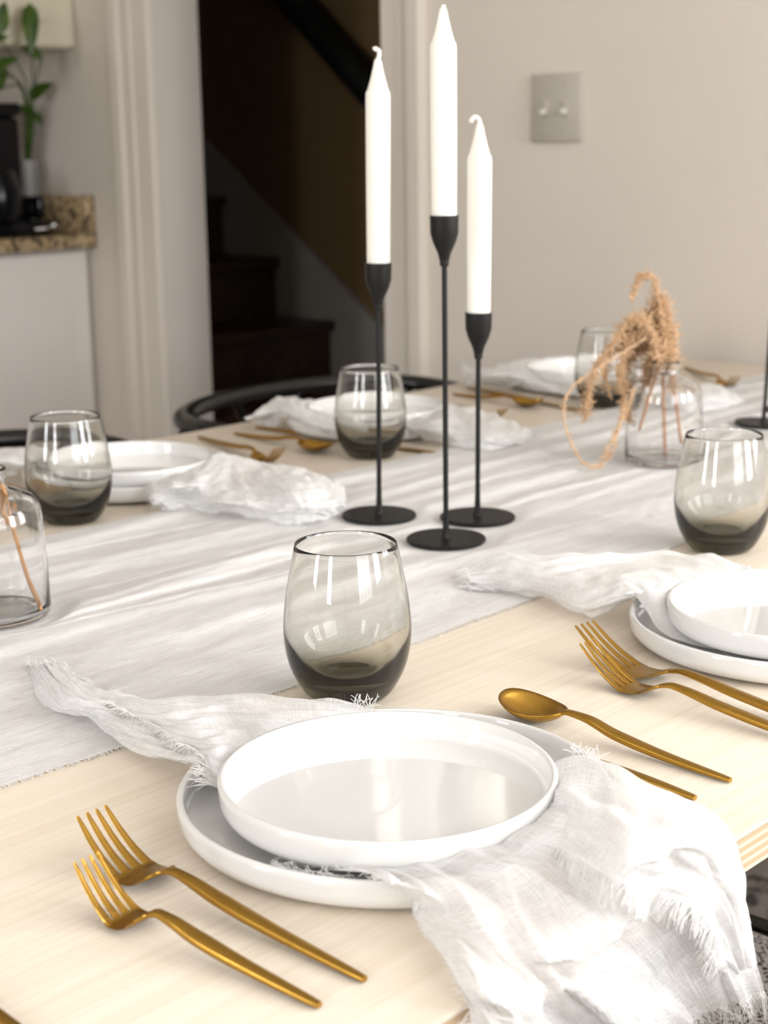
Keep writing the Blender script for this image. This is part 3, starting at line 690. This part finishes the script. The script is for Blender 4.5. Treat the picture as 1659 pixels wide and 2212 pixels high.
# ------------------------------------------------------------------ cloth
def grid_surface(net, nu, nv):
    """bicubic surface through a control net of 3D points"""
    A = np.array([[tuple(p) for p in row] for row in net]); rows = [np.array(catmull(list(r), nu)) for r in A]
    R = np.array(rows); cols = [np.array(catmull([R[i, j] for i in range(R.shape[0])], nv)) for j in range(R.shape[1])]
    return np.array(cols).transpose(1, 0, 2)     # [v][u][3]
def wrinkle(G, amp, freq, stretch=(1, 1), seed=0, edge=0.12):
    nv, nu, _ = G.shape
    du = np.gradient(G, axis=1); dv = np.gradient(G, axis=0); N = np.cross(du, dv); N /= np.linalg.norm(N, axis=2, keepdims=True)+1e-12
    N *= np.sign(N[:, :, 2:3]+1e-9+0.0*N[:, :, 2:3]) if abs(N[:, :, 2].mean()) > .3 else 1
    out = G.copy(); lu = np.linalg.norm(du, axis=2).mean()*(nu-1); lv = np.linalg.norm(dv, axis=2).mean()*(nv-1)
    for j in range(nv):
        for i in range(nu):
            u = i/(nu-1)*lu; v_ = j/(nv-1)*lv
            a = noise.noise(Vector((u*freq*stretch[0]+seed*7.3, v_*freq*stretch[1], seed)))
            b = noise.noise(Vector((u*freq*2.3*stretch[0]+seed, v_*freq*2.3*stretch[1]+5, seed*3)))
            r = (1-abs(a)*2.2)*.6 + b*.55
            out[j, i] += N[j, i]*amp*r
    return out, lu, lv
PLATES = [((x+.006, y+.004), (x, y)) for x, y in ((1.030, .550), (1.066, 1.396), (1.50, 1.425), (1.975, 1.425))] + [((.602, .562), (.592, .558))]
def clear(x, y, z, lift):
    """keep cloth on top of the table, runner and large plates and beneath the small plates"""
    if y < EY-.001: return z
    lo = TZ+.0012+lift
    if RY0 < y < RY1: lo = TZ+runner_z(x, y)+.0009+lift
    hi = 9
    for (cd_, cs) in PLATES:
        rd = math.hypot(x-cd_[0], y-cd_[1]); Rd = .1220
        if rd < Rd+.016:
            if rd < .925*Rd: t = .0068
            elif rd < Rd-.004: q = (rd-.925*Rd)/(Rd-.004-.925*Rd); t = .0068+(.0208-.0068)*q*q
            elif rd < Rd+.003: t = .0208
            else: q = (rd-Rd-.003)/.013; t = .0208*(1-q*q*(3-2*q))
            lo = max(lo, TZ+t+lift*.6)
        rs = math.hypot(x-cs[0], y-cs[1]); Rs = .094
        if rs < Rs+.0006:
            hi = TZ+.0115+(.0018 if rs < .91*Rs else .0018+.0115*((rs-.91*Rs)/(.09*Rs))**2)-.0006
    return min(max(z, lo), max(hi, 0))
def cloth_sheet(net, nu=14, nv=14, amp=.0025, freq=26, stretch=(1, 1), seed=0, floor_z=None):
    G = grid_surface(net, nu, nv); G, lu, lv = wrinkle(G, amp, freq, stretch, seed)
    if floor_z is not None:
        for j in range(G.shape[0]):
            for i in range(G.shape[1]): G[j, i, 2] = clear(G[j, i, 0], G[j, i, 1], G[j, i, 2], floor_z)
    return G, lu, lv
def add_sheet(vs, fs, uv, G, lu, lv, uo=0.0):
    b0 = len(vs); nv, nu, _ = G.shape
    for j in range(nv):
        for i in range(nu): vs.append(tuple(G[j, i])); uv.append((uo+i/(nu-1)*lu, uo+j/(nv-1)*lv))
    for j in range(nv-1):
        for i in range(nu-1): a = b0+j*nu+i; fs.append((a, a+1, a+nu+1, a+nu))
def add_fringe(vs, fs, edge, inner, L, per_m, rnd, curl=1.0, droop=.35, r=.00022, minz=None):
    """edge, inner: matching lists of points; threads leave the edge away from inner"""
    for k in range(len(edge)-1):
        a, b = Vector(edge[k]), Vector(edge[k+1]); seg = (b-a).length
        n = seg*per_m; n = int(n)+(1 if rnd.random() < n-int(n) else 0)
        for _ in range(n):
            t = rnd.random(); p = a.lerp(b, t); d = (p-Vector(inner[k]).lerp(Vector(inner[k+1]), t)).normalized()
            side = (b-a).normalized(); l = L*rnd.uniform(.35, 1.25); q = p-d*.001; P = [q]
            ph, am = rnd.uniform(0, 6.3), rnd.uniform(.1, .6)*curl; dz = rnd.uniform(-.6, .6); sx = rnd.gauss(0, .35)
            for m_ in range(1, 6):
                f = m_/5; w_ = d + side*(sx+am*math.sin(ph+f*5)) + Vector((0, 0, 1))*(dz*(1-f)-droop*f)
                q = q+w_.normalized()*(l/5)
                if minz is not None and q.z < minz and q.y > EY-.001: q.z = minz
                P.append(q.copy())
            sweep_vf(P, [r, r, r*.95, r*.9, r*.8, r*.5], vs, fs, 3, cap=False)
def make_napkin(label, sheets, fringes, seed=0, material=None):
    """sheets: list of kwargs for cloth_sheet; fringes: (sheet index, side, L, per_m, curl, droop)"""
    vs, fs, uv = [], [], []; Gs = []
    for k, s in enumerate(sheets):
        s = dict(s); net = [[fpt(*p) for p in row] for row in s.pop('net')]
        G, lu, lv = cloth_sheet(net, seed=seed*10+k, floor_z=.0008*k, **s); Gs.append(G); add_sheet(vs, fs, uv, G, lu, lv, k*.37+seed)
    o = tag(mesh_py('napkin', vs, fs, material or m_napkin, uvs=uv), label, 'napkin')
    fv, ff = [], []; rnd = random.Random(seed)
    for (k, side, L, pm, cu, dp_, *rg) in fringes:
        G = Gs[k]
        e, i_ = {'u0': (G[:, 0], G[:, 4]), 'u1': (G[:, -1], G[:, -5]), 'v0': (G[0], G[4]), 'v1': (G[-1], G[-5])}[side]
        if rg: e, i_ = e[int(rg[0]*len(e)):int(rg[1]*len(e))], i_[int(rg[0]*len(i_)):int(rg[1]*len(i_))]
        add_fringe(fv, ff, list(e), list(i_), L, pm, rnd, cu, dp_, minz=TZ+.001)
    if fv:
        f = mesh_py('fringe', fv, ff, m_thread, o); f['kind'] = 'stuff'
    return o

# runner --------------------------------------------------------------
RY0, RY1 = .768, 1.262
def gauss(x, s): return math.exp(-(x/s)**2)
folds = [  # y, drift amplitude, frequency, height, width (near side), width (far side), phase
    (.838, .010, 1.1, .0022, .030, .040, .3), (.905, .020, 1.2, .0050, .014, .046, 1.1),
    (.968, .016, 1.6, .0048, .010, .034, .2), (1.010, .022, 2.3, .0034, .006, .016, 4.0), (1.045, .020, 1.4, .0056, .011, .036, 2.6),
    (1.105, .016, 2.0, .0044, .010, .030, 5.1), (1.150, .018, 1.5, .0054, .011, .036, .9), (1.212, .012, 2.1, .0050, .012, .036, 3.3)]
creases = [(.890, .016, .9, .0016, .6), (.945, .030, 1.1, .0020, 2.2), (.985, .020, 1.5, .0018, .1), (1.028, .030, .8, .0022, 3.9), (1.085, .020, 1.3, .0020, 1.7), (1.135, .026, 1.0, .0018, 5.0), (1.19, .016, 1.2, .0016, .8)]
flat = [(s1, .040), (s2, .040), (s3, .040), (s4, .040), (s5, .040), (b1, .048), (b2, .048)]
def runner_z(x, y):
    z = .0020
    for (fy, da, fr, h, wn, wf, ph) in folds:
        c = fy + da*math.sin(fr*x*2.2+ph) + .008*math.sin(fr*x*6.1+ph*2)
        a = h*(.45+.55*noise.noise(Vector((x*2.4+ph*3, fy*9, 1.3)))+.25)
        d = y-c; z += max(a, 0)*gauss(d, wn if d < 0 else wf)
    for (fy, da, fr, h, ph) in creases:      # sharp pleat edges that face the near side
        d = y-(fy+da*math.sin(fr*x*2.6+ph)+.006*math.sin(fr*x*7.3+ph)); hh = h*max(0, .35+noise.noise(Vector((x*1.9+ph, fy*11, 6.1)))*1.3)
        if -.002 < d < .03: z += hh*min(1, (d+.002)/.002)*(1-max(0, d)/.03)
    z += .0016*noise.noise(Vector((x*9, y*26, 3.3))) + .0009*noise.noise(Vector((x*26, y*60, 7.7))) + .0005*noise.noise(Vector((x*70, y*70, 2.7)))
    for (c, r) in flat:
        d = math.hypot(x-c.x, y-c.y); t = min(1, max(0, (d-r)/.022)); t = t*t*(3-2*t); z = .0022*(1-t)+z*t
    e = min(1, max(0, (y-RY0)/.03), max(0, (RY1-y)/.03)); return .0012+(z-.0012)*(.25+.75*min(1, e))
NX, NYr = 640, 250; xs = np.linspace(-.40, 2.31, NX); vs, uv = [], []
for j in range(NYr):
    f = j/(NYr-1)
    for x in xs:
        ya = RY0+.006*math.sin(x*5.3+1)+.004*noise.noise(Vector((x*8, 0, 0)))+.0015*noise.noise(Vector((x*40, 1, 0)))
        yb = RY1+.010*math.sin(x*3.7)+.004*noise.noise(Vector((x*8, 4, 0)))+.0015*noise.noise(Vector((x*40, 5, 0)))
        y = ya+(yb-ya)*f; vs.append((x, y, TZ+max(.0010, runner_z(x, y)))); uv.append((y, x))
fs = [(j*NX+i, j*NX+i+1, (j+1)*NX+i+1, (j+1)*NX+i) for j in range(NYr-1) for i in range(NX-1)]
rn = tag(mesh_py('table_runner', vs, fs, m_runner, uvs=uv), 'long white gauze table runner lying in folds down the middle of the table', 'table runner')
fv, ff = [], []; rnd = random.Random(3)
ed = [vs[i] for i in range(0, NX, 3)]; inn = [vs[i+6*NX] for i in range(0, NX, 3)]
add_fringe(fv, ff, ed, inn, .0045, 1900, rnd, 1.0, .5, .0002, TZ+.0006)
ed = [vs[(NYr-1)*NX+i] for i in range(0, NX, 3)]; inn = [vs[(NYr-7)*NX+i] for i in range(0, NX, 3)]
add_fringe(fv, ff, ed, inn, .004, 900, rnd, 1.0, .5, .0002, TZ+.0006)
f_ = mesh_py('fringe', fv, ff, m_thread, rn); f_['kind'] = 'stuff'
del vs, fs, uv

# nearest napkin --------------------------------------------------------------
def N(rows): return [[(p[0], p[1], p[2]*.001) for p in r] for r in rows]
A1 = N([  # gathered lower layer from the left tip to under the plate; rows from upper to lower contour
    [(128, 1434, 6), (190, 1478, 12), (262, 1502, 15), (345, 1520, 12), (430, 1530, 12), (530, 1540, 14), (640, 1560, 14)],
    [(110, 1438, 12), (165, 1492, 19), (238, 1528, 17), (320, 1552, 16), (410, 1570, 15), (500, 1590, 18), (620, 1620, 14)],
    [(92, 1440, 10), (140, 1510, 16), (218, 1548, 15), (300, 1585, 17), (385, 1610, 16), (470, 1640, 22), (600, 1680, 13)],
    [(76, 1442, 7), (118, 1524, 10), (198, 1555, 9), (270, 1600, 12), (352, 1632, 14), (440, 1655, 24), (590, 1720, 13)],
    [(62, 1444, 3), (104, 1530, 3), (184, 1553, 3), (245, 1600, 3), (330, 1641, 3), (405, 1652, 6), (580, 1740, 12)]])
A2 = N([  # upper layer with a frayed left edge
    [(206, 1500, 12), (320, 1514, 15), (440, 1508, 15), (560, 1503, 17), (690, 1512, 25), (790, 1526, 26), (900, 1570, 14)],
    [(262, 1536, 19), (360, 1538, 25), (470, 1528, 22), (575, 1530, 27), (690, 1546, 26), (800, 1568, 16), (910, 1600, 13)],
    [(322, 1560, 21), (410, 1572, 27), (500, 1560, 22), (590, 1566, 28), (690, 1588, 22), (800, 1620, 13), (920, 1640, 13)],
    [(386, 1604, 23), (450, 1606, 29), (525, 1602, 25), (605, 1614, 24), (705, 1640, 15), (800, 1670, 13), (920, 1690, 13)],
    [(440, 1640, 27), (480, 1650, 28), (545, 1648, 22), (620, 1668, 14), (720, 1700, 12.5), (820, 1730, 12.5), (930, 1750, 12.5)],
    [(452, 1700, 22), (500, 1715, 16), (570, 1720, 13), (640, 1740, 12.5), (740, 1770, 12.5), (840, 1790, 12.5), (940, 1800, 12.5)]])
A3 = N([  # lower right layer, from under the small plate over the table edge
    [(598, 1860, 8), (700, 1852, 9), (820, 1850, 10), (940, 1838, 12), (1050, 1810, 12), (1130, 1760, 12), (1190, 1690, 12)],
    [(690, 1880, 10), (775, 1884, 16), (880, 1880, 18), (990, 1866, 24), (1100, 1836, 26), (1200, 1780, 30), (1270, 1700, 30)],
    [(812, 1900, 25), (880, 1910, 28), (970, 1915, 25), (1080, 1900, 23), (1190, 1860, 24), (1300, 1800, 26), (1390, 1740, 22)],
    [(872, 1960, 8), (935, 1975, 14), (1030, 1985, 20), (1140, 1965, 16), (1260, 1915, 20), (1380, 1860, 22), (1490, 1800, 16)],
    [(930, 2040, 3), (995, 2055, 10), (1090, 2065, 9), (1200, 2050, 12), (1330, 1990, 10), (1460, 1925, 14), (1570, 1860, 8)],
    [(985, 2120, 3), (1050, 2135, 8), (1150, 2145, 6), (1260, 2125, 16), (1390, 2065, 6), (1510, 1995, 16), (1604, 1950, 10)],
    [(1018, 2195, 4), (1100, 2210, 16), (1200, 2218, 6), (1320, 2195, 22), (1440, 2140, 4), (1550, 2070, 22), (1625, 2060, 12)],
    [(1036, 2270, 4), (1140, 2280, 20), (1250, 2290, 6), (1370, 2265, 26), (1495, 2212, 6), (1590, 2165, 26), (1648, 2142, 14)]])
A4 = N([  # upper flap with a frayed lower edge
    [(1150, 1700, 17), (1238, 1634, 27), (1318, 1655, 32), (1410, 1700, 32), (1500, 1738, 27), (1568, 1790, 20), (1596, 1870, 26), (1610, 1970, 28), (1630, 2080, 28)],
    [(1140, 1730, 18), (1225, 1690, 34), (1310, 1722, 34), (1400, 1768, 42), (1480, 1806, 35), (1546, 1850, 29), (1578, 1918, 34), (1598, 2000, 36), (1617, 2088, 34)],
    [(1110, 1765, 16), (1200, 1752, 28), (1290, 1790, 38), (1375, 1835, 36), (1458, 1872, 36), (1520, 1905, 29), (1560, 1962, 38), (1585, 2034, 38), (1606, 2096, 36)],
    [(1085, 1798, 15), (1170, 1818, 24), (1250, 1858, 29), (1335, 1903, 30), (1420, 1930, 26), (1492, 1960, 28), (1535, 2010, 34), (1564, 2072, 36), (1592, 2110, 36)]])
make_napkin('frayed white gauze napkin between the nearest plates, hanging over the table edge', [
    dict(net=A1, nu=18, nv=18, amp=.0034, freq=36, stretch=(.6, 1.6)), dict(net=A2, nu=20, nv=18, amp=.0034, freq=34, stretch=(.6, 1.5)),
    dict(net=A3, nu=24, nv=22, amp=.0050, freq=22, stretch=(1.5, .5)), dict(net=A4, nu=18, nv=22, amp=.0042, freq=26, stretch=(.6, 1.4))],
    [(0, 'u0', .012, 2600, 1.0, .2), (0, 'v0', .007, 900, 1.4, .3, 0, .3), (1, 'u0', .013, 2600, 1.5, .5), (2, 'u0', .007, 500, .8, .5), (2, 'v0', .006, 900, 1.3, .2),
     (2, 'v1', .015, 2600, .6, .5), (3, 'v1', .013, 2800, .7, .8), (3, 'u0', .008, 1500, 1.0, .2), (2, 'u1', .002, 300, .5, .5)], 1, m_hero)
# the frayed tufts behind the small plate and at the right shoulder of the napkin belong to it as well
nk = [o for o in bpy.data.objects if o.name == 'napkin'][0]
fv, ff = [], []; rnd = random.Random(5)
for (xa, ya, xb, yb, h, Lf, nn) in ((764, 1526, 782, 1527, .027, .010, 10), (792, 1527, 806, 1528, .027, .010, 10), (1236, 1634, 1300, 1644, .024, .010, 30), (592, 1862, 640, 1882, .013, .010, 50), (640, 1880, 745, 1893, .014, .008, 60)):
    for _ in range(nn):
        t = rnd.random(); p = at(xa+(xb-xa)*t, ya+(yb-ya)*t, TZ+h); P = [p]; d = Vector((rnd.gauss(0, .5), rnd.gauss(0, .5), 0))
        if h > .02: d += Vector((.3, .3, .9))
        else: d += Vector((-.5, -.2, .2))
        cu = Vector((rnd.gauss(0, .5), rnd.gauss(0, .5), rnd.gauss(-.3, .3)))
        for m_ in range(5): P.append(P[-1]+(d+cu*m_*.3).normalized()*Lf*rnd.uniform(.7, 1.1)/5)
        sweep_vf(P, [.00022]*6, fv, ff, 3, cap=False)
o = mesh_py('fringe', fv, ff, m_thread, nk); o['kind'] = 'stuff'

# right-hand napkin
B1 = N([
    [(1010, 1226, 6), (1078, 1198, 12), (1180, 1202, 18), (1300, 1197, 22), (1420, 1194, 24), (1530, 1200, 30), (1640, 1228, 34)],
    [(1013, 1240, 10), (1090, 1222, 18), (1190, 1226, 22), (1295, 1222, 18), (1400, 1220, 20), (1500, 1232, 30), (1610, 1256, 24)],
    [(1016, 1255, 9), (1095, 1250, 14), (1190, 1258, 18), (1275, 1262, 24), (1350, 1246, 32), (1440, 1262, 32), (1560, 1300, 18)],
    [(1018, 1266, 5), (1100, 1270, 9), (1190, 1282, 11), (1262, 1308, 14), (1335, 1288, 26), (1400, 1290, 26), (1520, 1330, 15)],
    [(1020, 1276, 3), (1100, 1283, 3), (1178, 1294, 3), (1250, 1328, 3), (1310, 1328, 5), (1368, 1300, 12), (1490, 1350, 14)]])
B2 = N([
    [(1345, 1252, 34), (1392, 1312, 22), (1425, 1362, 12), (1490, 1392, 10), (1600, 1412, 9), (1720, 1420, 9)],
    [(1385, 1250, 36), (1425, 1300, 27), (1460, 1340, 17), (1530, 1370, 13), (1630, 1390, 12), (1730, 1400, 12)],
    [(1440, 1262, 34), (1480, 1290, 24), (1530, 1320, 14), (1590, 1345, 12.5), (1660, 1360, 12), (1740, 1370, 12)]])
make_napkin('frayed white napkin spilling left from between the right-hand plates', [
    dict(net=B1, nu=18, nv=18, amp=.0036, freq=34, stretch=(.7, 1.5)), dict(net=B2, nu=12, nv=12, amp=.0012, freq=30)],
    [(0, 'u0', .012, 2600, 1.1, .3)], 2)
C1 = N([
    [(332, 1042, 18), (400, 1018, 24), (478, 984, 34), (560, 1002, 26), (640, 1014, 28), (700, 1030, 24), (744, 1058, 16)],
    [(334, 1058, 24), (405, 1046, 32), (485, 1032, 22), (565, 1040, 26), (640, 1050, 38), (700, 1062, 30), (745, 1080, 15)],
    [(340, 1080, 16), (412, 1076, 14), (492, 1078, 24), (575, 1084, 24), (640, 1090, 28), (695, 1096, 24), (738, 1096, 12)],
    [(348, 1104, 3), (420, 1108, 3), (490, 1112, 6), (570, 1128, 5), (630, 1136, 5), (690, 1130, 5), (730, 1112, 5)]])
C2 = N([[(-60, 985, 22), (0, 968, 26), (50, 966, 28), (100, 975, 25)], [(-60, 1005, 24), (-5, 995, 32), (45, 996, 30), (95, 1000, 22)], [(-60, 1030, 4), (0, 1028, 5), (45, 1024, 12), (90, 1020, 14)]])
C3 = N([[(70, 985, 20), (150, 985, 12), (250, 990, 12), (350, 1005, 12), (440, 1020, 20)], [(70, 1000, 20), (150, 1005, 12), (250, 1012, 12), (350, 1030, 14), (430, 1045, 22)]])
make_napkin('white gauze napkin on the left far plates, its crumpled end on the runner', [
    dict(net=C1, nu=18, nv=18, amp=.0050, freq=34), dict(net=C2, nu=10, nv=10, amp=.0024, freq=34), dict(net=C3, nu=10, nv=10, amp=.0010, freq=34)], [(0, 'u0', .010, 2200, 1, .5), (0, 'v1', .005, 900, 1, .5)], 3)
D1 = N([
    [(530, 905, 22), (575, 878, 26), (612, 858, 34), (655, 864, 30), (700, 868, 27), (740, 872, 16)],
    [(535, 908, 16), (585, 892, 24), (630, 884, 34), (680, 890, 30), (720, 895, 24), (760, 900, 16)],
    [(548, 914, 8), (600, 908, 12), (650, 912, 24), (700, 924, 24), (745, 930, 22), (790, 935, 16)],
    [(560, 920, 3), (610, 925, 3), (665, 938, 3), (715, 950, 3), (760, 958, 4), (800, 960, 8)]])
D2 = N([
    [(850, 890, 16), (930, 872, 26), (1000, 880, 24), (1060, 895, 18), (1110, 915, 14), (1150, 938, 6)],
    [(850, 910, 18), (930, 896, 30), (1000, 905, 30), (1060, 918, 24), (1105, 932, 16), (1140, 946, 8)],
    [(860, 930, 14), (930, 928, 22), (1000, 932, 22), (1055, 942, 22), (1095, 950, 14), (1130, 955, 6)],
    [(870, 946, 3), (935, 955, 3), (1000, 968, 5), (1050, 974, 5), (1090, 970, 4), (1120, 962, 4)]])
make_napkin('white napkin on the middle far plates, draped to both sides', [
    dict(net=D1, nu=14, nv=14, amp=.0055, freq=28), dict(net=D2, nu=14, nv=14, amp=.0055, freq=28)], [(1, 'u1', .008, 1000, 1, .4)], 4)
E1 = N([
    [(1000, 786, 18), (1050, 800, 22), (1100, 784, 28), (1160, 776, 28), (1220, 772, 26), (1280, 775, 16)],
    [(1004, 806, 20), (1060, 812, 30), (1115, 806, 30), (1170, 802, 26), (1230, 800, 20), (1290, 800, 14)],
    [(1010, 832, 3), (1070, 836, 4), (1125, 842, 5), (1185, 850, 5), (1240, 858, 5), (1300, 860, 6)]])
E2 = N([[(1420, 850, 14), (1480, 836, 20), (1540, 828, 26), (1580, 848, 18), (1606, 862, 8)], [(1425, 868, 16), (1485, 860, 24), (1540, 856, 26), (1580, 862, 16), (1608, 868, 6)], [(1430, 885, 5), (1490, 890, 6), (1545, 888, 6), (1585, 880, 5), (1606, 872, 5)]])
make_napkin('white napkin at the far-end plates near the grey wall', [
    dict(net=E1, nu=14, nv=14, amp=.0055, freq=28), dict(net=E2, nu=10, nv=10, amp=.0026, freq=28)], [(0, 'u0', .010, 1200, 1, .2)], 5)
